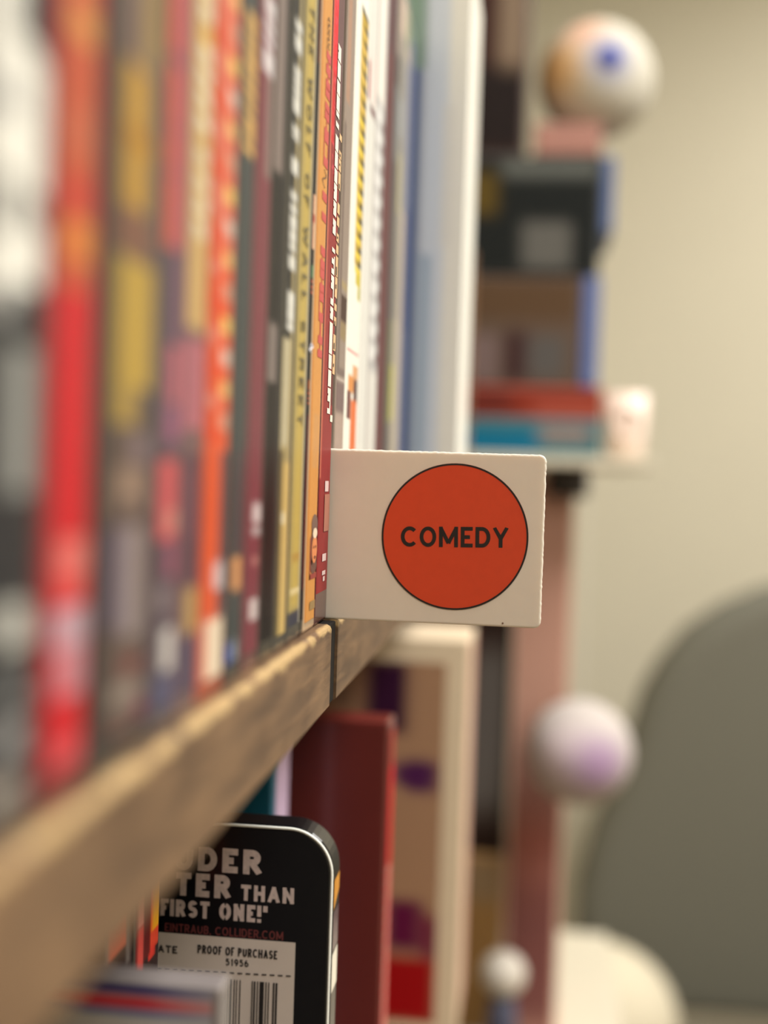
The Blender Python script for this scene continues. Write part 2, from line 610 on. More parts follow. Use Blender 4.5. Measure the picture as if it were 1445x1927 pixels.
film_case('bright red film case with orange lettering and pale pink blocks near its foot', 109.8, 122.5, (204, 46, 56), [
    (0, 0.12, -420, 1700, (120, 34, 48)), (0.2, 0.8, -420, 545, (190, 100, 70)), (0.3, 0.85, 10, 70, (208, 150, 84)), (0.25, 0.8, 200, 290, (192, 112, 82)), (0.25, 0.8, 340, 395, (196, 72, 62)),
    (0.3, 0.9, 415, 485, (218, 138, 70)), (0.88, 1, -420, 1700, (150, 45, 45)), (0.3, 0.9, 1015, 1085, (226, 124, 116)), (0.3, 0.85, 1090, 1130, (222, 88, 86)),
    (0.2, 0.95, 1145, 1215, (192, 162, 172)), (0.3, 0.95, 1216, 1310, (198, 134, 142)), (0.2, 0.9, 1395, 1440, (212, 90, 94))], body=(110, 24, 34))
film_case('thick dark film case with mustard yellow panels on its spine', 123.2, 143.9, (104, 90, 84), [
    (0.0, 0.2, -420, 1700, (58, 52, 50)), (0.2, 0.9, -420, 120, (116, 98, 90)), (0.6, 0.9, -420, 100, (152, 128, 84)), (0.28, 0.72, 125, 395, (182, 142, 68)), (0.28, 0.8, 240, 280, (170, 124, 52)),
    (0.2, 0.8, 400, 480, (126, 92, 78)), (0.24, 0.88, 490, 730, (180, 150, 76)), (0.24, 0.6, 730, 800, (172, 144, 78)), (0.7, 0.95, 730, 800, (92, 80, 76)), (0.9, 1, 470, 1700, (84, 76, 82)),
    (0.6, 0.85, 815, 870, (128, 112, 116)), (0.3, 0.8, 880, 960, (146, 124, 108)), (0.45, 0.62, 935, 975, (80, 74, 76)), (0.2, 0.45, 990, 1180, (104, 94, 108)), (0.48, 0.78, 990, 1200, (150, 138, 136)),
    (0.5, 0.8, 1240, 1275, (122, 76, 72)), (0.3, 0.8, 1285, 1330, (140, 128, 118)), (0.3, 0.7, 1370, 1440, (116, 74, 70)), (0.75, 0.9, 1330, 1370, (120, 60, 80))], nu=14)
film_case('plum coloured film case with large coral red lettering down its spine', 144.4, 154.5, (94, 82, 90), [
    (0, 0.62, -420, 470, (196, 94, 80)), (0.0, 0.6, 112, 132, (130, 84, 90)), (0.0, 0.6, 245, 252, (150, 84, 86)), (0, 0.6, 330, 338, (160, 88, 90)), (0.62, 1, -420, 470, (156, 98, 118)), (0.6, 1, 480, 640, (128, 90, 112)),
    (0.35, 1, 650, 760, (182, 104, 116)), (0.3, 1, 765, 830, (152, 96, 122)), (0.1, 0.85, 865, 1015, (204, 96, 98)), (0.5, 0.9, 960, 1000, (212, 148, 132)), (0.5, 1, 1020, 1090, (150, 90, 110)),
    (0.1, 0.6, 1100, 1150, (132, 120, 122)), (0.4, 0.95, 1185, 1262, (206, 200, 194)), (0.1, 1, 1268, 1340, (92, 92, 116))], body=(70, 62, 70))
film_case('tan film case with cream white letters down the right half of its spine', 154.9, 165.5, (120, 96, 96), [
    (0, 1, -420, 620, (200, 166, 110))] + letters(0.36, 1.0, -380, 50, 9, (236, 224, 196), 4) + [(0.36, 1, 55, 78, (222, 172, 78))] + letters(0.32, 1.0, 82, 258, 4, (232, 222, 196), 5) + letters(0.3, 0.98, 280, 462, 4, (228, 214, 184), 6) + [
    (0, 1, 640, 810, (176, 108, 118)), (0, 1, 855, 1100, (98, 76, 84)), (0.2, 0.6, 880, 1010, (120, 84, 92)), (0.3, 1, 1108, 1190, (178, 146, 96)), (0, 1, 1200, 1350, (92, 82, 98))], body=(96, 74, 78))
_m6 = [(0, 1, -420, 470, (212, 108, 86)), (0, 0.6, 470, 830, (220, 84, 50)), (0, 0.62, 840, 1155, (220, 96, 62)), (0.64, 1, 850, 1700, (94, 82, 86)), (0, 0.12, -420, 1160, (196, 84, 60))]
for i, y in enumerate(range(-400, 820, 62)):
    _m6.append((0.55, 1.0, y, y + 30, ((232, 192, 108), (216, 192, 176), (228, 184, 116), (206, 150, 126))[i % 4]))
    _m6.append((0.05, 0.5, y + 28, y + 54, (216, 76, 44) if i % 2 else (216, 128, 108)))
_m6 += [(0.25, 1, 1165, 1300, (228, 210, 184)), (0, 0.25, 1160, 1310, (214, 130, 110)), (0.5, 0.9, 1060, 1110, (200, 190, 190))]
film_case('orange red film case speckled with yellow, its spine foot cream white', 165.9, 180.3, (216, 96, 64), _m6, body=(150, 60, 40))
film_case('charcoal film case with gold title lettering at the top of its spine', 180.7, 192.0, (74, 78, 78),
          letters(0.25, 0.95, 26, 296, 10, (222, 176, 104), 8, 0.82) + [(0.3, 0.8, 1048, 1110, (216, 156, 106)), (0.0, 0.35, 1205, 1250, (48, 80, 156)), (0.45, 0.7, 1205, 1245, (150, 152, 156)),
           (0.5, 1, 850, 1040, (88, 76, 80))])
film_case('maroon film case with blurred white letters at the top of its spine', 192.4, 204.6, (124, 68, 76), [
    (0.55, 1, 130, 330, (140, 122, 116))] + letters(0.28, 0.95, -300, -10, 7, (206, 196, 196), 9) + [(0.28, 0.95, -6, 28, (216, 208, 208)), (0.28, 0.95, 36, 58, (214, 206, 206)), (0.28, 0.95, 62, 82, (216, 206, 208)), (0.25, 0.9, 92, 137, (220, 212, 212)),
    (0.4, 0.9, 948, 985, (212, 196, 196)), (0.4, 0.9, 990, 1006, (190, 176, 176)), (0.45, 0.8, 1048, 1066, (176, 120, 116)), (0.35, 0.85, 1128, 1168, (204, 190, 188))], body=(86, 44, 50))
film_case('black film case with a grey bar along the top half of its spine', 205.0, 216.9, (32, 28, 32), [
    (0, 0.62, -420, 330, (136, 122, 116)), (0, 0.6, 612, 722, (132, 120, 115))], body=(28, 26, 28))
_m10 = [(0, 0.62, -420, 640, (44, 44, 48)), (0.8, 1, -420, 640, (164, 152, 118))]
for a, b in ((38, 58), (66, 96), (126, 140), (144, 158), (162, 176), (180, 212), (236, 250), (252, 262), (296, 326), (360, 376), (384, 400), (404, 428), (432, 452), (456, 470), (480, 506), (548, 578), (580, 602), (606, 622)):
    _m10.append((0.3, 0.85, a, b, (224, 222, 212)))
_m10 += [(0.3, 0.9, -400, -20, (120, 118, 112)), (0.1, 0.6, 640, 840, (190, 180, 150)), (0, 0.3, 850, 1700, (92, 82, 60)), (0.3, 1, 870, 1700, (200, 172, 110)), (0.3, 0.6, 965, 985, (226, 214, 180))]
film_case('black and straw coloured film case with small white script down its spine', 217.3, 228.6, (164, 148, 104), _m10, step=6)
wolf = film_case('gold film case with a dark capital letter title down its spine', 229.0, 243.0, (172, 154, 98), [
    (0.25, 0.72, -420, 1140, (190, 166, 92)), (0.84, 1, -420, 1700, (190, 184, 166)), (0.2, 0.8, 1040, 1056, (176, 142, 76)), (0.15, 0.85, 1108, 1116, (226, 208, 160)), (0, 0.84, 1150, 1700, (66, 68, 80))], step=6)
s_, dk = 236.0, mat('title_ink', (88, 78, 44), 0.4)
z0, z1 = zrow(s_, 45, 12), zrow(s_, 45, 800)
mk('title', text_bm('THE WOLF OF WALL STREET', mm(s_ - 2.2, 44.8, z0), (0, 0, -1), (1, 0, 0), (z0 - z1) / 1000, 0.0045, 0.16, gap=0.3), dk, wolf)
thin = film_case('slim black film case with tiny orange marks, squeezed against the orange one', 243.4, 247.0, (34, 33, 36), [
    (0, 1, -420, 120, (96, 56, 32)), (0, 1, 368, 470, (226, 178, 146)), (0.2, 0.8, 405, 420, (190, 90, 80)), (0, 1, 500, 524, (92, 130, 96)), (0.1, 0.9, 528, 533, (196, 96, 74)), (0.1, 0.9, 538, 543, (196, 96, 74)), (0.1, 0.9, 549, 554, (196, 96, 74)),
    (0, 1, 715, 733, (150, 84, 44)), (0, 1, 738, 742, (190, 100, 70)), (0, 1, 748, 752, (190, 100, 70)), (0, 1, 757, 761, (190, 100, 70)), (0, 1, 780, 1110, (84, 24, 30)), (0, 1, 1110, 1700, (34, 22, 34))],
    nu=4, step=3, su=0.03, sv=1.0, body=(30, 26, 28))
# torn scrap of shrink wrap caught between two cases
bmw = bmesh.new()
_c = mm(243.2, 44.2, zrow(243, 45, 655))
_r = random.Random(3)
_vs = [bmw.verts.new(_c + Vector((_r.uniform(-0.0016, 0.0012), _r.uniform(-0.0008, 0.0004), _r.uniform(-0.0014, 0.0014)))) for _ in range(9)]
for i in range(7):
    bmw.faces.new((_vs[i], _vs[i + 1], _vs[i + 2]))
mk('torn_wrap', bmw, mat('clear_wrap', (225, 225, 235), 0.15, var=0.02), thin)

# --- the orange case and the maroon one beside it are in focus: crisp prints
S13 = (247.3, 260.2)
org = film_case('orange film case with dark red block letters and a small portrait at its foot', S13[0], S13[1], (214, 152, 84), [
    (0, 0.12, -420, 1700, (196, 128, 66)), (0.93, 1, -420, 900, (250, 196, 148)), (0.3, 0.8, 780, 880, (208, 154, 96))], nu=14, step=3, su=0.02, sv=1.0, body=(176, 150, 120), foot=2.2)  # pale strip on the right edge is a gloss highlight painted into the ink


def patches(root, name, S, Y, lst, col, lift=0.2, skew=0.0):
    bm = bmesh.new()
    sm = (S[0] + S[1]) / 2
    for u0, u1, ya, yb in lst:
        poly([mm(S[0] + u * (S[1] - S[0]), Y - lift, zrow(sm, Y, v)) for u, v in ((u0, ya), (u0, yb), (u1, yb - skew), (u1, ya - skew))], bm)
    bmesh.ops.recalc_face_normals(bm, faces=bm.faces)
    return mk(name, bm, mat('ink_%d_%d_%d' % col, col, 0.4, var=0.08, scale=700, gain=GAIN), root)


RED = (196, 58, 58)
L13 = []
for a, b in ((94, 110), (118, 137), (147, 162), (164, 180), (190, 204), (206, 222), (238, 264), (292, 310), (358, 375), (397, 413),
             (461, 478), (486, 503), (504, 521), (531, 547), (548, 565), (586, 603), (630, 645), (656, 671)):
    L13 += [(0.45, 0.88, a, b)]
for a, b in ((265, 292), (565, 586)):
    L13 += [(0.45, 0.52, a, b), (0.82, 0.88, a, b)]
for a, b in ((110, 118), (137, 147), (478, 486), (521, 531), (645, 656), (222, 238)):
    L13 += [(0.62, 0.7, a, b)]
for a, b in ((603, 630),):
    L13 += [(0.6, 0.72, a, b)]
patches(org, 'title_letters', S13, 45, L13, RED)
scr = []
for i in range(26):
    y = 30 + i * 2.4
    scr.append((0.52 + 0.1 * math.sin(i * 1.7), 0.6 + 0.12 * math.sin(i * 1.7 + 0.6), y, y + 2.6))
for i in range(14):
    y = 316 + i * 2.4
    scr.append((0.56 + 0.16 * math.sin(i * 0.5), 0.63 + 0.16 * math.sin(i * 0.5), y, y + 2.8))
patches(org, 'signature', S13, 45, scr, (112, 72, 36))['kind'] = 'stuff'


def ovals(root, name, S, Y, lst, col, lift):
    """rounded printed shapes: (u centre, u radius, row centre, row radius)"""
    bm = bmesh.new()
    sm = (S[0] + S[1]) / 2
    for u, ru, v, rv in lst:
        poly([mm(S[0] + (u + ru * math.cos(a * math.pi / 12)) * (S[1] - S[0]), Y - lift, zrow(sm, Y, v + rv * math.sin(a * math.pi / 12))) for a in range(24)], bm)
    bmesh.ops.recalc_face_normals(bm, faces=bm.faces)
    return mk(name, bm, mat('ink_%d_%d_%d' % col, col, 0.4, var=0.08, scale=700, gain=GAIN), root)


patches(org, 'portrait_frame', S13, 45, [(0.32, 0.4, 1010, 1090), (0.32, 0.95, 1080, 1090)], (150, 52, 44), 0.2)
ovals(org, 'portrait_coat', S13, 45, [(0.68, 0.28, 1064, 17), (0.5, 0.1, 1030, 34)], (96, 62, 52), 0.2)
ovals(org, 'portrait_hat', S13, 45, [(0.68, 0.27, 988, 20)], (112, 88, 78), 0.2)
ovals(org, 'portrait_skin', S13, 45, [(0.7, 0.24, 1034, 27)], (226, 140, 84), 0.26)
ovals(org, 'portrait_brow', S13, 45, [(0.7, 0.2, 1004, 10)], (246, 224, 196), 0.3)
ovals(org, 'portrait_features', S13, 45, [(0.62, 0.05, 1030, 2.5), (0.8, 0.05, 1030, 2.5), (0.74, 0.09, 1050, 3)], (120, 64, 40), 0.32)
patches(org, 'foot_label', S13, 45, [(0.42, 0.9, 1132, 1148)], (150, 122, 74), 0.25)

S14 = (260.5, 276.2)
_m14 = [(0, 0.06, -420, 900, (240, 150, 120)), (0.06, 0.42, -420, 150, (226, 34, 56)), (0.42, 1, -420, 280, (112, 84, 84)), (0.08, 0.3, 150, 280, (206, 40, 54)), (0.72, 1, 700, 760, (110, 52, 54))]  # bright red top and pale left edge: glare painted into the spine ink
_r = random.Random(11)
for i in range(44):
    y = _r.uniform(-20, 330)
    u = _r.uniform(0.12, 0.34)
    _m14.append((u, u + 0.07, y, y + 2.5, (240, 92, 110)))  # specks paint the sparkle of that red glare
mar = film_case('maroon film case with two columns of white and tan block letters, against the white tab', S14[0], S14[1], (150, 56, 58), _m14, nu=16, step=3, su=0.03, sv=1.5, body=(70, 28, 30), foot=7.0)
wl, tl = [], []
y = 84
_r = random.Random(21)
for a, b in ((84, 113), (116, 147), (151, 176), (178, 207), (209, 219), (229, 239), (254, 283), (285, 314), (317, 343), (345, 375), (378, 405), (412, 440), (466, 474), (486, 496), (505, 515),
             (518, 543), (561, 573), (577, 600), (606, 640), (640, 665), (667, 693), (696, 727), (730, 755), (768, 778)):
    u0 = 0.42
    wl.append((u0, u0 + 0.26, a, b))
    if _r.random() < 0.4 and b - a > 20:
        wl[-1] = (u0, u0 + 0.26, a, (a + b) / 2 - 2)
        wl.append((u0 + 0.05, u0 + 0.26, (a + b) / 2 - 2, (a + b) / 2 + 2))
        wl.append((u0, u0 + 0.26, (a + b) / 2 + 2, b))
for a, b in ((480, 486), (496, 505), (543, 561), (755, 768)):
    wl.append((0.6, 0.68, a, b))
for a, b in ((240, 252), (272, 286), (288, 310), (313, 346), (372, 392), (398, 416), (430, 446), (452, 469), (474, 512), (514, 553), (565, 578), (590, 606), (624, 655), (662, 700)):
    tl.append((0.76, 0.97, a, b))
patches(mar, 'white_letters', S14, 45, wl, (250, 234, 220), 0.25)
patches(mar, 'tan_letters', S14, 45, tl, (226, 182, 132), 0.25)
patches(mar, 'letter_holes', S14, 45, [(0.8, 0.88, a, b) for a, b in ((278, 283), (296, 300), (335, 344), (436, 440), (494, 510), (528, 536), (598, 606), (640, 652), (680, 686))], (60, 44, 40), 0.32)
patches(mar, 'white_dot', S14, 45, [(0.7, 0.9, 779, 792)], (246, 232, 214), 0.26)
patches(mar, 'cast_photo', S14, 45, [(0.45, 0.9, 930, 1000)], (176, 112, 92), 0.25)
patches(mar, 'small_print', S14, 45, [(0.45, 0.75, 905, 925), (0.4, 0.72, 1042, 1056), (0.42, 0.7, 1074, 1082), (0.5, 0.66, 1085, 1094)], (226, 200, 196), 0.25)

film_case('glossy grey brown film case with a dark brown patch, right after the white tab', 279.3, 293.6, (154, 138, 126), [
    (0.1, 0.5, -420, 200, (176, 140, 118)), (0.1, 0.9, 530, 545, (168, 148, 110)), (0.1, 1, 556, 606, (74, 52, 42)), (0.1, 1, 606, 640, (150, 130, 96)), (0, 0.25, 240, 700, (128, 112, 104)), (0, 1, 694, 708, (124, 108, 102)), (0.0, 1, 712, 718, (196, 180, 168)),
    (0, 1, 720, 775, (126, 106, 104)), (0, 1, 780, 900, (178, 156, 144))], step=5, body=(120, 106, 96))
_m16 = [(0.36, 0.96, 18, 500, (196, 164, 62)), (0.5, 0.96, 500, 535, (206, 188, 66)), (0.7, 0.96, 535, 560, (190, 184, 96)), (0.36, 0.9, 16, 26, (44, 42, 34))]
_r = random.Random(5)
for i in range(17):
    y = 40 + i * 28
    _m16.append((0.62, 0.98, y, y + 11, (56, 56, 46)))
    _m16.append((0.4, 0.8, y + 14, y + 24, (240, 212, 74) if i > 5 else (226, 188, 92)))
_m16 += [(0, 1, 661, 665, (206, 96, 110)), (0.5, 0.98, 686, 720, (222, 166, 120)), (0.15, 0.6, 708, 740, (224, 150, 84)), (0.6, 1, 712, 760, (90, 62, 62)), (0.1, 0.42, 738, 790, (110, 66, 66)), (0.42, 0.92, 752, 900, (226, 118, 66))]
film_case('white film case with a yellow and black title strip and a small orange figure', 294.0, 315.7, (248, 244, 230), _m16, nu=14, step=4, body=(225, 222, 210), su=0.03, sv=2)
film_case('plain white film case with a pinkish top beside the yellow titled one', 316.1, 333.4, (226, 224, 216), [
    (0, 1, 100, 190, (238, 222, 214)), (0.3, 1, 200, 215, (120, 80, 84)), (0, 0.2, 130, 200, (150, 70, 76))], body=(215, 212, 204))
film_case('pale grey film case with blotchy white lettering down its spine', 333.8, 355.3, (186, 184, 182), [
    (0, 0.8, -420, 196, (240, 234, 224))] + [(0.0, 0.62, y, y + 26, (232, 230, 226)) for y in range(212, 690, 40)] + [(0.6, 1, y + 22, y + 44, (116, 98, 100)) for y in range(200, 690, 40)] + [(0, 1, 700, 900, (222, 218, 210))], body=(160, 152, 150))
film_case('deep maroon film case just right of the pale grey lettered one', 355.7, 371.4, (104, 52, 56), [(0, 1, -420, 100, (92, 54, 60))], body=(70, 36, 40))
film_case('dark taupe film case right of the deep maroon one', 371.8, 387.2, (88, 76, 74), [(0.3, 1, 160, 300, (120, 120, 120)), (0.4, 1, -420, 100, (170, 152, 138)), (0.4, 1, 600, 800, (110, 108, 70))], body=(60, 54, 52))
film_case('olive grey film case with a lemon yellow patch low on its spine', 387.6, 401.4, (146, 142, 132), [
    (0, 1, -420, 70, (208, 186, 166)), (0, 1, 190, 260, (158, 160, 158)), (0.3, 1, 290, 400, (180, 172, 130)), (0, 0.6, 690, 790, (186, 182, 80)), (0.5, 1, 600, 900, (196, 184, 160))], body=(110, 106, 100))
film_case('beige film case with a greenish top next to the large white box', 401.8, 416.5, (190, 176, 158), [(0.2, 1, -420, 90, (146, 156, 120)), (0, 1, 120, 400, (150, 148, 150))], body=(140, 132, 122))
film_case('slate blue film case tucked against the large white box', 416.9, 431.5, (122, 128, 152), [(0, 1, -420, 80, (130, 148, 130)), (0, 1, 400, 620, (104, 110, 142))], body=(90, 92, 110))

# big box set sticking out at the end of the row
bs = thing('box_set', 'large white and pale blue box set at the end of the upper shelf', 'box set', mm(470, 92, BT))
mk('slipcase', box(mm(437, 25.8, BT + 0.04), mm(505, 162, BT + 222), 0.001), mat('box_card', (242, 240, 230), 0.4, var=0.04, coat=0.2), bs)


def pos_bs(u, v):
    return mm(436.8, 50 - u * 24.0, zrow(437, 34, v))


mk('front_print', print_bm(12, [y for y in range(-130, 1060, 14) if zrow(437, 34, y) > BT + 1], pos_bs, (254, 252, 244), [
    (0, 0.34, -130, 1100, (104, 122, 168)), (0.34, 0.70, -130, 1100, (226, 234, 246)), (0.34, 0.52, 480, 860, (182, 200, 220)), (0, 0.34, -130, 130, (150, 176, 160)), (0.66, 0.8, 200, 460, (244, 242, 236))], su=0.06), INK, bs)

# ------------------------------------------------------------------ the white tab
TS = 276.5
k = TS / 272.04
tab = thing('shelf_divider_tab', 'white plastic shelf tab with a round orange COMEDY sticker, jutting out of the shelf', 'shelf tab', mm(TS + 1, 40, BT))
ty0, tz0, tz1 = -3.78 * k, BT + 0.05, 5.73 * k
outl = []
_r = random.Random(9)
base = rrect(ty0, 118.0, tz0, tz1, 1.6, 6, (0, 1, 1, 0))
# hand-cut edge: subdivide the outline and roughen it
fine = []
for a, b in zip(base, base[1:] + base[:1]):
    d = math.hypot(b[0] - a[0], b[1] - a[1])
    n = max(1, int(d / 0.55))
    for i in range(n):
        t = i / n
        x, z = a[0] + (b[0] - a[0]) * t, a[1] + (b[1] - a[1]) * t
        if z > tz1 - 0.1 and x < 60:
            z += _r.uniform(-0.07, 0.05)
        elif x < ty0 + 0.1:
            x += _r.uniform(-0.06, 0.06)
        fine.append((x, z))
pl = prism([(y / 1000, E + z / 1000) for y, z in fine], 'x', TS / 1000, (TS + 2.3) / 1000, 0.0005, 3)
mk('plate', pl, mat('white_pvc', (226, 216, 202), 0.38, 0.4, var=0.03, scale=300, sss=0.25), tab)
cy, cz, cr = 15.95 * k, -13.1 * k, 16.35 * k


def disc(cy, cz, r, x, n=96, inner=0.0):
    bm = bmesh.new()
    o = [bm.verts.new(mm(x, cy + r * math.cos(2 * math.pi * i / n), cz + r * math.sin(2 * math.pi * i / n))) for i in range(n)]
    if inner:
        q = [bm.verts.new(mm(x, cy + inner * math.cos(2 * math.pi * i / n), cz + inner * math.sin(2 * math.pi * i / n))) for i in range(n)]
        for i in range(n):
            bm.faces.new((o[i], q[i], q[(i + 1) % n], o[(i + 1) % n]))
    else:
        bm.faces.new(o[::-1])
    return bm


stk_bm = disc(cy, cz, cr, TS - 0.08)
ex = bmesh.ops.extrude_face_region(stk_bm, geom=stk_bm.faces[:])
bmesh.ops.translate(stk_bm, verts=[v for v in ex['geom'] if isinstance(v, bmesh.types.BMVert)], vec=(0.00008, 0, 0))
bmesh.ops.recalc_face_normals(stk_bm, faces=stk_bm.faces)
stk = mk('sticker', stk_bm, mat('orange_label', (214, 72, 38), 0.42, 0.4, var=0.06, scale=500), tab)
black = mat('black_ink', (24, 18, 18), 0.45, var=0.05)
mk('outline', disc(cy, cz, cr, TS - 0.12, inner=cr - 0.42), black, stk)
mk('lettering', text_bm('COMEDY', mm(TS, 27.9 * k, -15.75 * k), (0, -1, 0.028), (0, 0.028, 1), 0.0239 * k, 0.00455 * k, 0.185, 0.00014, 0.06), black, stk)
mk('speck', ball(mm(TS, 4.6 * k, -31.9 * k), 0.00025, 1), mat('dust', (110, 84, 70), 0.8), tab)

# ------------------------------------------------------------------ lower shelf
LH = 190.4
L0 = LB         # board surface
LB = LB + 0.04  # film cases rest on it
GL = 'film cases on the lower shelf'
near = thing('film_case', 'blurred film case with blue, red and white bands at the bottom left of the photo', 'film case', mm(195, 114, LB), GL)
mk('case_shell', box(mm(192, 46.6, LB), mm(198.5, 182, LB + LH - 0.6), 0.0007, 3), mat('smoky_plastic', (132, 124, 122), 0.2, coat=0.4, var=0.05), near)


def sheet(xs, ya, yb, za, zb, base, marks, nu=12, nv=40, su=0.02, sv=0.02, lift=0.15):
    """print on a face that looks towards -x; u runs from ya (left) to yb (right), v from the top (za) to the bottom (zb)"""
    def pos(u, v):
        return mm(xs - lift, ya + (yb - ya) * u, za + (zb - za) * v)
    return print_bm(nu, [i / nv for i in range(nv + 1)], pos, base, marks, su, sv)


mk('cover_print', sheet(192, 180, 48.0, LB + LH - 1.0, LB + 3, (206, 204, 200), [
    (0, 1, 0, 0.009, (52, 36, 132)), (0, 1, 0.0105, 0.0205, (222, 30, 66)), (0, 1, 0.0225, 0.028, (120, 124, 170)), (0.8, 0.88, 0.05, 0.08, (120, 124, 160))],
    nv=300, sv=0.0016), INK, near)

for lab, s0, s1, Y, marks in (
        ('dark recessed film case with salmon and grey streaks, deep on the lower shelf', 226.0, 243.0, 78.0,
         [(0.1, 0.75, 1700, 1790, (226, 110, 84)), (0.0, 0.12, 1700, 1830, (150, 130, 126)), (0.75, 0.9, 1660, 1830, (120, 112, 110))]),
        ('dark recessed film case with a flame orange spine print, against the black tin', 244.0, 262.0, 78.0,
         [(0.55, 1.0, 1620, 1770, (255, 186, 50)), (0.55, 0.7, 1620, 1780, (250, 120, 50)), (0.55, 1.0, 1762, 1796, (240, 84, 60)), (0.55, 0.8, 1790, 1812, (236, 70, 60)), (0.08, 0.32, 1660, 1730, (232, 150, 140)), (0.08, 0.32, 1730, 1840, (226, 90, 84)), (0.34, 0.6, 1650, 1800, (110, 30, 32))])):
    film_case(lab, s0, s1, (60, 40, 42), marks, Y=Y, H=LH, D=110, zb=LB, group=GL, body=(44, 36, 38), r0=1380, r1=2300, step=5, nu=14, su=0.04, sv=4)

# black tin case
tin = thing('tin_case', 'black metal film tin with rounded corners, stencilled quote and barcode', 'film tin', mm(289, 110, LB))
TY0, TY1 = 42.2, 177.0
TZ1 = -83.6
outline = rrect(TY0, TY1, LB + 0.05, TZ1, 11.0, 12)
mk('tin_shell', prism([(y / 1000, E + z / 1000) for y, z in outline], 'x', 0.2822, 0.2922, 0.0012, 3), mat('black_enamel', (14, 14, 18), 0.28, 0.35, coat=0.25, var=0.1), tin)


def sweep_outline(pts, x, r, n=8):
    bm = bmesh.new()
    rings = []
    N = len(pts)
    for i in range(N):
        p, a, b = pts[i], pts[i - 1], pts[(i + 1) % N]
        t = Vector((0, b[0] - a[0], b[1] - a[1])).normalized()
        nrm = Vector((0, t.z, -t.y))
        rings.append([bm.verts.new(mm(x, p[0], p[1]) + (nrm * math.cos(2 * math.pi * j / n) + Vector((1, 0, 0)) * math.sin(2 * math.pi * j / n)) * r) for j in range(n)])
    for i in range(N):
        a, b = rings[i], rings[(i + 1) % N]
        for j in range(n):
            bm.faces.new((a[j], a[(j + 1) % n], b[(j + 1) % n], b[j]))
    bmesh.ops.recalc_face_normals(bm, faces=bm.faces)
    return bm


rim_highlight_pts = rrect(TY0 + 0.5, TY1 - 0.5, LB + 0.6, TZ1 - 0.5, 10.5, 14)
mk('rim_highlight', sweep_outline(rim_highlight_pts, 282.3, 0.00034), mat('edge_glint_white', (252, 248, 238), 0.3, metal=0.0, var=0.03), tin, True)  # matt white tube painting the highlight along the tin's edge
# coloured print that wraps over the spine of the tin
def spine_strip(name, z0, z1, col, taper=0.0, x0=283.2, x1=291.0):
    bm = poly([mm(x0, TY0 - 0.06, z0), mm(x1, TY0 - 0.06, z0), mm(x1, TY0 - 0.06, z1 + taper), mm(x0, TY0 - 0.06, z1)])
    bmesh.ops.recalc_face_normals(bm, faces=bm.faces)
    mk(name, bm, mat('tin_ink_%d_%d_%d' % col, col, 0.25, coat=0.4, var=0.04), tin)


zt = lambda y: zrow(284, TY0, y)
spine_strip('orange_stripe', zt(1655), zt(1712), (236, 160, 50), 3.0)
spine_strip('plum_stripe', zt(1716), zt(1790), (74, 40, 60), 0)
spine_strip('white_stripe', zt(1796), zt(1868), (240, 234, 216), 0)
TX = 282.15
tink = mat('worn_pink_ink', (206, 186, 180), 0.5, var=0.30, scale=900)
tred = mat('dull_red_ink', (112, 52, 52), 0.5, var=0.15, scale=900)


def tat(px, py, x=TX):
    d = FWD + RGT * ((px - 722.5) / FPX) - UPV * ((py - 963.5) / FPX)
    d = d * (x / 1000 / d.x)
    return d + EYE


def tin_text(name, body, pxl, pyb, pxr, pyt, material, bold=0.2, lift=0.0001, stencil=0.0):
    a, b = tat(pxl, pyb), tat(pxr, pyb + (pxr - pxl) * 0.052)
    h = tat(pxl, pyt)
    return mk(name, text_bm(body, a, (0, -1, 0), (0, 0, 1), abs(b.y - a.y), abs(h.z - a.z), bold, lift, 0.09, stencil), material, tin)


tin_text('quote_line', 'UDER', 327, 1635, 491, 1589, tink, 0.27, 0.0001, 0.1)
tin_text('quote_line', 'TER', 330, 1684, 433, 1640, tink, 0.27, 0.0001, 0.1)
tin_text('quote_line', 'THAN', 453, 1694, 553, 1664, tink, 0.24, 0.0001, 0.08)
tin_text('quote_line', 'FIRST ONE!"', 302, 1722, 503, 1690, tink, 0.24, 0.0001, 0.08)
tin_text('credit_line', 'EINTRAUB, COLLIDER.COM', 310, 1752, 533, 1736, tred, 0.16)
pnl_a, pnl_b = tat(262, 1756, TX - 0.05), tat(556, 1774, TX - 0.05)
pz0 = E - 0.155
pb = poly([Vector((pnl_a.x, pnl_b.y, pnl_b.z)), Vector((pnl_a.x, pnl_a.y, pnl_b.z)), Vector((pnl_a.x, pnl_a.y, pz0)), Vector((pnl_a.x, pnl_b.y, pz0))])
mk('barcode_panel', pb, mat('panel_paper', (214, 200, 190), 0.5, var=0.05), tin)
bk = mat('barcode_ink', (30, 26, 28), 0.5)
tin_text('panel_text', 'GATE', 283, 1790, 334, 1776, bk, 0.2, 0.0002)
tin_text('panel_text', 'PROOF OF PURCHASE', 372, 1793, 522, 1777, bk, 0.18, 0.0002)
tin_text('panel_number', '51956', 425, 1816, 468, 1803, bk, 0.18, 0.0002)
ds = bmesh.new()
for i in range(22):
    x = 234 + i * 15.2
    if x + 9 > 552:
        continue
    yy = 1824 + (x - 300) * 0.053
    poly([tat(x, yy - 1.3, TX - .25), tat(x, yy + 1.3, TX - .25), tat(x + 9, yy + 1.8, TX - .25), tat(x + 9, yy - 0.8, TX - .25)], ds)
mk('dashed_line', ds, bk, tin)
bars = bmesh.new()
zb0, zb1 = tat(470, 1846, TX - .25).z, E - 0.140
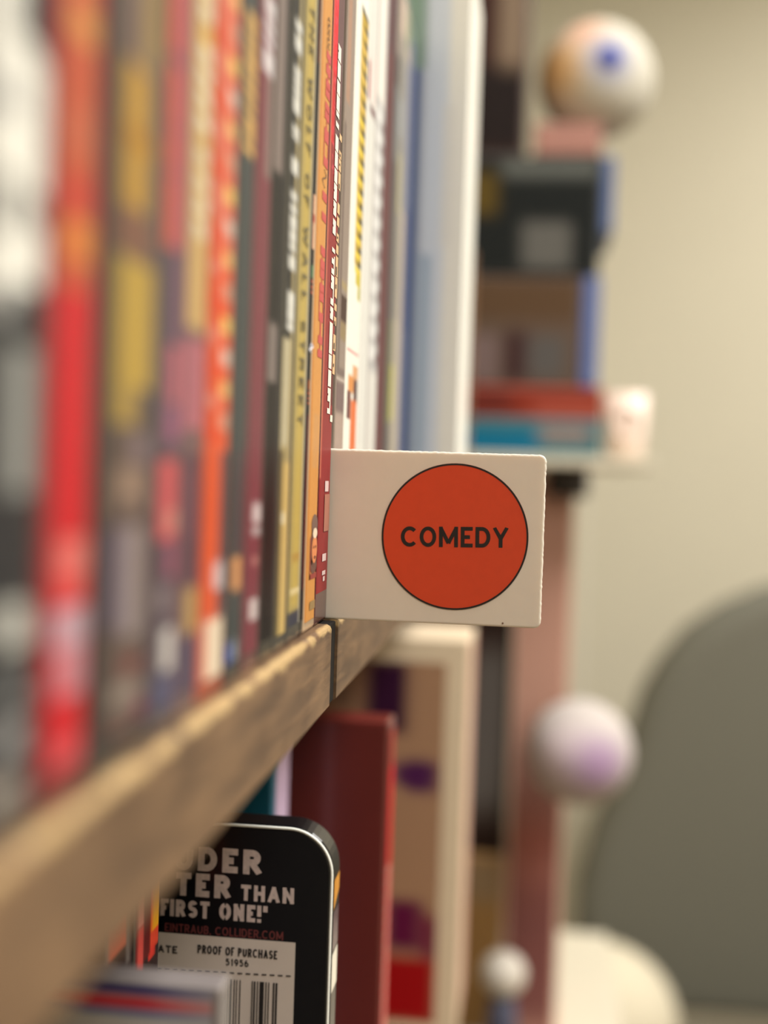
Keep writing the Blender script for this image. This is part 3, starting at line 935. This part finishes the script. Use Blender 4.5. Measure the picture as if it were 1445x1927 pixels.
for x, w in ((398, 3), (405, 2), (412, 4), (421, 3), (427, 1.6), (432, 4), (440, 2), (445, 1.6), (451, 2), (474, 2), (478, 3), (484, 2), (489, 8), (500, 2), (505, 2), (514, 3), (519, 3.5)):
    a, b = tat(x, 1846, TX - .25), tat(x + w, 1846, TX - .25)
    poly([Vector((a.x, a.y, zb0)), Vector((a.x, a.y, zb1)), Vector((a.x, b.y, zb1)), Vector((a.x, b.y, zb0))], bars)
mk('barcode', bars, bk, tin)

teal = thing('film_case', 'teal film case with a lavender spine, set back behind the black tin', 'film case', mm(360, 130, LB), GL)
mk('case_shell', box(mm(350, 71.0, LB), mm(372, 195, LB + 193.5), 0.001), mat('teal_card', (32, 104, 132), 0.35, coat=0.3), teal)
mk('spine_label', box(mm(352.5, 70.7, LB + 1.5), mm(371.5, 70.95, LB + 192)), mat('lavender_card', (196, 172, 200), 0.4), teal)

redc = thing('film_case', 'dark red film case with a bright red spine, standing behind the black tin', 'film case', mm(414, 110, LB), GL)
mk('case_shell', box(mm(407, 43.2, LB), mm(421.5, 178, LB + LH + 1), 0.0014, 3), mat('dark_red_plastic', (104, 40, 35), 0.28, coat=0.4, var=0.06), redc)
mk('spine_label', print_bm(8, [y for y in range(1372, 2300, 6)], lambda u, v: mm(407.8 + 13 * u, 43.05, zrow(414, 43.2, v)), (214, 44, 50), [
    (0.0, 1, 1372, 1440, (170, 70, 60))] + [(0.2, 0.85, y, y + 17, (244, 170, 156)) for y in range(1630, 2280, 24)], su=0.06, sv=3), INK, redc)

tanb = thing('box_set', 'tan box set with cream borders and purple shapes, on the lower shelf', 'box set', mm(620, 90, LB))
mk('slipcase', box(mm(593, 25.4, LB), mm(650, 172, LB + 195.5), 0.0012, 3), mat('cream_card', (226, 206, 176), 0.45, var=0.05), tanb)
mk('spine_label', box(mm(597, 25.1, LB + 4), mm(648, 25.38, LB + 192)), mat('blush_card', (222, 178, 158), 0.4), tanb)


def pz(y):
    return (-78.5 - zrow(593, 40, y)) / 190.0


mk('front_print', sheet(593, 168, 36.5, -90.5, -268.5, (186, 146, 116), [
    (0.0, 0.66, 0.0, 0.14, (150, 120, 104)), (0.70, 0.86, 0.0, 0.20, (70, 34, 66)), (0.86, 0.97, 0.27, 0.36, (92, 48, 92)), (0.82, 0.97, 0.28, 0.34, (92, 48, 92)), (0.80, 0.94, 0.66, 0.80, (112, 34, 76)), (0.0, 1.0, 0.82, 1.0, (178, 24, 32)), (0.94, 1, 0.7, 0.82, (128, 40, 76))],
    nu=30, nv=60, su=0.02, sv=0.015), INK, tanb)

# ------------------------------------------------------------------ display rack beyond the bookcase (far out of focus)
rack = thing('display_rack', 'thin shelved metal display rack beyond the end of the wooden bookcase', 'rack', (1.1, 0.03, 0))
steel = mat('rack_steel', (206, 198, 178), 0.5)
for zz in (0.012, -0.470, -0.85):
    mk('shelf_plate', box((0.955, -0.096, E + zz), (1.26, 0.115, E + zz + 0.008), 0.001), steel, rack)
for px_, py_ in ((1.235, -0.012), (1.235, 0.105), (0.97, 0.105)):
    mk('upright', tube((px_, py_, 0), (px_, py_, E + 0.42), 0.006), steel, rack)

R1, R2 = 20.2, -461.8


def game_box(label, s, ya, yb, za, zb, depth, col, face, cat='box', name='boxed_game', extra=()):
    root = thing(name, label, cat, mm(s + depth / 2, (ya + yb) / 2, za))
    mk('carton', box(mm(s, min(ya, yb), za), mm(s + depth, max(ya, yb), zb), 0.002), mat('card_%d_%d_%d' % col, col, 0.5, var=0.08), root)
    if face:
        mk('lid_print', sheet(s, ya - 3 if ya > yb else ya + 3, yb + 3 if ya > yb else yb - 3, zb - 3, za + 3, *face, nu=20, nv=20, su=0.05, sv=0.06), INK, root)
    for nm, bm, c in extra:
        mk(nm, bm, mat('card_%d_%d_%d' % c, c, 0.5), root)
    return root


game_box('teal box at the bottom of the blurred stack on the rack', 1000, 66, -57, R1, 50, 120, (60, 112, 124), ((70, 116, 126), [(0.05, 0.6, 0.3, 1, (20, 112, 146)), (0.6, 0.95, 0.1, 0.6, (150, 130, 124))]))
game_box('rust red flat box on top of the teal box', 1000, 66, -57, 50.3, 76, 115, (150, 66, 48), ((140, 62, 48), [(0, 0.4, 0, 1, (112, 56, 48)), (0.55, 1, 0.5, 1, (176, 90, 76))]))
game_box('dull mauve brown box with a blue end, middle of the rack stack', 1002, 66, -38, 76.3, 166, 105, (96, 80, 74), ((104, 88, 78), [(0, 0.35, 0.55, 1, (124, 106, 104)), (0.4, 0.6, 0.5, 1, (76, 58, 58)), (0.6, 0.9, 0.55, 0.95, (98, 94, 92)), (0, 1, 0, 0.4, (98, 78, 62))]),
         extra=(('blue_end', box(mm(1000, -52, 76.4), mm(1100, -38.1, 165.5), 0.002), (82, 98, 148)),))
game_box('black box with a grey disc and a mustard disc on its front', 1000, 66, -50, 166.3, 262, 110, (40, 42, 42), ((38, 42, 42), [(0.46, 0.82, 0.56, 0.98, (104, 102, 98)), (0, 0.27, 0.12, 0.5, (96, 80, 38)), (0.3, 1, 0, 0.16, (102, 104, 100))]),
         extra=(('blue_edge', box(mm(1000, -60, 200), mm(1100, -50.1, 262), 0.002), (72, 90, 132)),))
game_box('dark brown tall box standing on the black box', 1004, 62, 12, 262.3, 440, 80, (70, 52, 46), ((72, 54, 48), [(0.5, 1, 0, 0.7, (132, 114, 98)), (0, 1, 0.6, 1, (46, 36, 36))]))
game_box('small red brown dish box under the pale plush ball', 1000, 5, -48, 262.3, 288, 80, (150, 104, 92), None)
pl_ = thing('plush_ball', 'pale round plush ball with a small dark blue spot, top of the rack stack', 'plush toy', mm(1048, -40, 288.3))


def dyed(bm, stops):
    """fabric dye blended between coloured centres (point, radius, colour); the first stop is the ground colour"""
    lay = bm.verts.layers.float_color.new('ink')
    for v in bm.verts:
        c = lin(stops[0])
        for p, r, kk in stops[1:]:
            w = 1 - smooth(0.1 * r, r, (v.co - p).length)
            q = lin(kk)
            c = [c[j] * (1 - w) + q[j] * w for j in range(3)]
        v[lay] = (*[min(0.92, x * GAIN) for x in c], 1)
    return bm


PLUSH = ink_mat('dyed_plush', 0.9, 0.0)
mk('body', dyed(ball(mm(1048, -44, 288.3 + 48), 0.048, 5), [(212, 206, 190), (mm(1012, -6, 336), 0.045, (226, 176, 118)), (mm(1010, -30, 370), 0.03, (226, 176, 150)), (mm(1002, -52, 340), 0.030, (150, 152, 186))]), PLUSH, pl_, True)
mk('blue_spot', ball(mm(1001.5, -52, 340), 0.0085, 3, (0.5, 1, 1)), mat('blue_felt', (44, 60, 150), 0.8), pl_, True)
mug = thing('cup', 'pale pink cup at the right end of the rack shelf', 'cup', mm(1010, -76, R1))
mk('bowl', lathe(mm(1010, -76, R1), [(0.013, 0), (0.016, 0.004), (0.0175, 0.052), (0.0155, 0.052), (0.013, 0.008)]), mat('pink_glaze', (236, 214, 200), 0.3), mug, True)
mk('handle', sweep_outline([(-76 + 9 * math.cos(a / 12 * 2 * math.pi), R1 + 28 + 13 * math.sin(a / 12 * 2 * math.pi)) for a in range(12)], 991.5, 0.002), mat('pink_glaze', (236, 214, 200), 0.3), mug, True)
hk = thing('storage_tin', 'small dark tin hanging under the rack shelf', 'tin', mm(1010, -32, -12))
mk('canister', lathe(mm(1010, -32, -13), [(0.016, 0), (0.018, 0.003), (0.018, 0.0215), (0.016, 0.0248)]), mat('dark_tin', (60, 56, 56), 0.4, metal=0.3), hk, True)
game_box('tan box on the bottom rack shelf below the dark brown box', 1010, 62, 8, R2, -312, 90, (176, 136, 88), ((178, 138, 90), [(0, 1, 0, 0.25, (166, 140, 110))]))
game_box('narrow dark brown box standing on the tan box', 1012, 62, 8.5, -311.7, 2, 70, (62, 44, 36), ((58, 42, 36), [(0, 1, 0.45, 0.9, (104, 98, 94)), (0.0, 0.4, 0.2, 0.6, (110, 56, 52))]))
game_box('tall salmon pink box beside the dark brown one on the rack', 1006, 7, -38, R2, 6, 70, (206, 160, 142), ((206, 160, 142), [(0, 1, 0.45, 0.7, (150, 110, 100)), (0, 1, 0.7, 1, (140, 92, 88)), (0.1, 0.9, 0.6, 0.72, (178, 112, 102))]))
bl = thing('hanging_ball', 'white and lilac ball hanging in front of the rack', 'ornament', mm(940, -46, -206))
mk('globe', dyed(ball(mm(940, -46, -206), 0.040, 5), [(206, 196, 190), (mm(908, -32, -206), 0.04, (232, 214, 220)), (mm(905, -58, -208), 0.034, (186, 152, 190))]), PLUSH, bl, True)
mk('cord', tube(mm(940, -46, -168), mm(956, -46, 11.9), 0.0006, 6), mat('white_cord', (220, 214, 204), 0.7), bl)
fg = thing('figurine', 'small figurine with a white head and a dark blue body on the bottom rack shelf', 'figurine', mm(975, 6, R2))
mk('body', lathe(mm(975, 6, R2), [(0.013, 0), (0.015, 0.004), (0.012, 0.030), (0.010, 0.048), (0.006, 0.050)]), mat('navy_paint', (74, 76, 96), 0.5), fg, True)
mk('head', ball(mm(975, 6, R2 + 66), 0.018, 3), mat('bone_paint', (214, 206, 194), 0.5), fg, True)

# ------------------------------------------------------------------ chair by the far wall
ch = thing('armchair', 'large dark olive grey round backed chair in front of the beige wall', 'chair', (2.05, -0.47, 0))
uph = mat('olive_fabric', (114, 112, 101), 0.9, 0.2, var=0.06, scale=200, bump=0.3)


# bell-shaped back: rounded top, flaring out towards the seat
half = [(0.0, -0.150), (0.075, -0.168), (0.14, -0.199), (0.197, -0.241), (0.238, -0.296), (0.266, -0.350), (0.285, -0.422), (0.300, -0.485), (0.336, -0.577), (0.362, -0.686), (0.362, -0.874)]
outl = [(-0.47 + a, E + z) for a, z in half] + [(-0.47 - a, E + z) for a, z in half[:0:-1]]
mk('backrest', prism(outl, 'x', 2.03, 2.17, 0.035, 4), uph, ch, True)
mk('seat', box((1.56, -0.84, 0.26), (2.025, -0.06, 0.375), 0.04, 3), uph, ch, True)
for yy in (-0.76, -0.11):
    for xx in (1.62, 2.10):
        mk('leg', tube((xx, yy, 0), (xx, yy, 0.27), 0.018), wood_p, ch)
cu = thing('cushion', 'round cream cushion lying on the olive grey chair', 'cushion', (1.74, -0.12, 0.375))
mk('pad', ball((1.74, -0.12, 0.4875), 0.13, 4, (0.8, 0.9, 0.85)), mat('cream_fabric', (222, 212, 188), 0.9, var=0.04), cu, True)
mk('button', ball((1.638, -0.12, 0.487), 0.012, 2, (0.5, 1, 1)), mat('cream_button', (200, 190, 165), 0.8), cu, True)
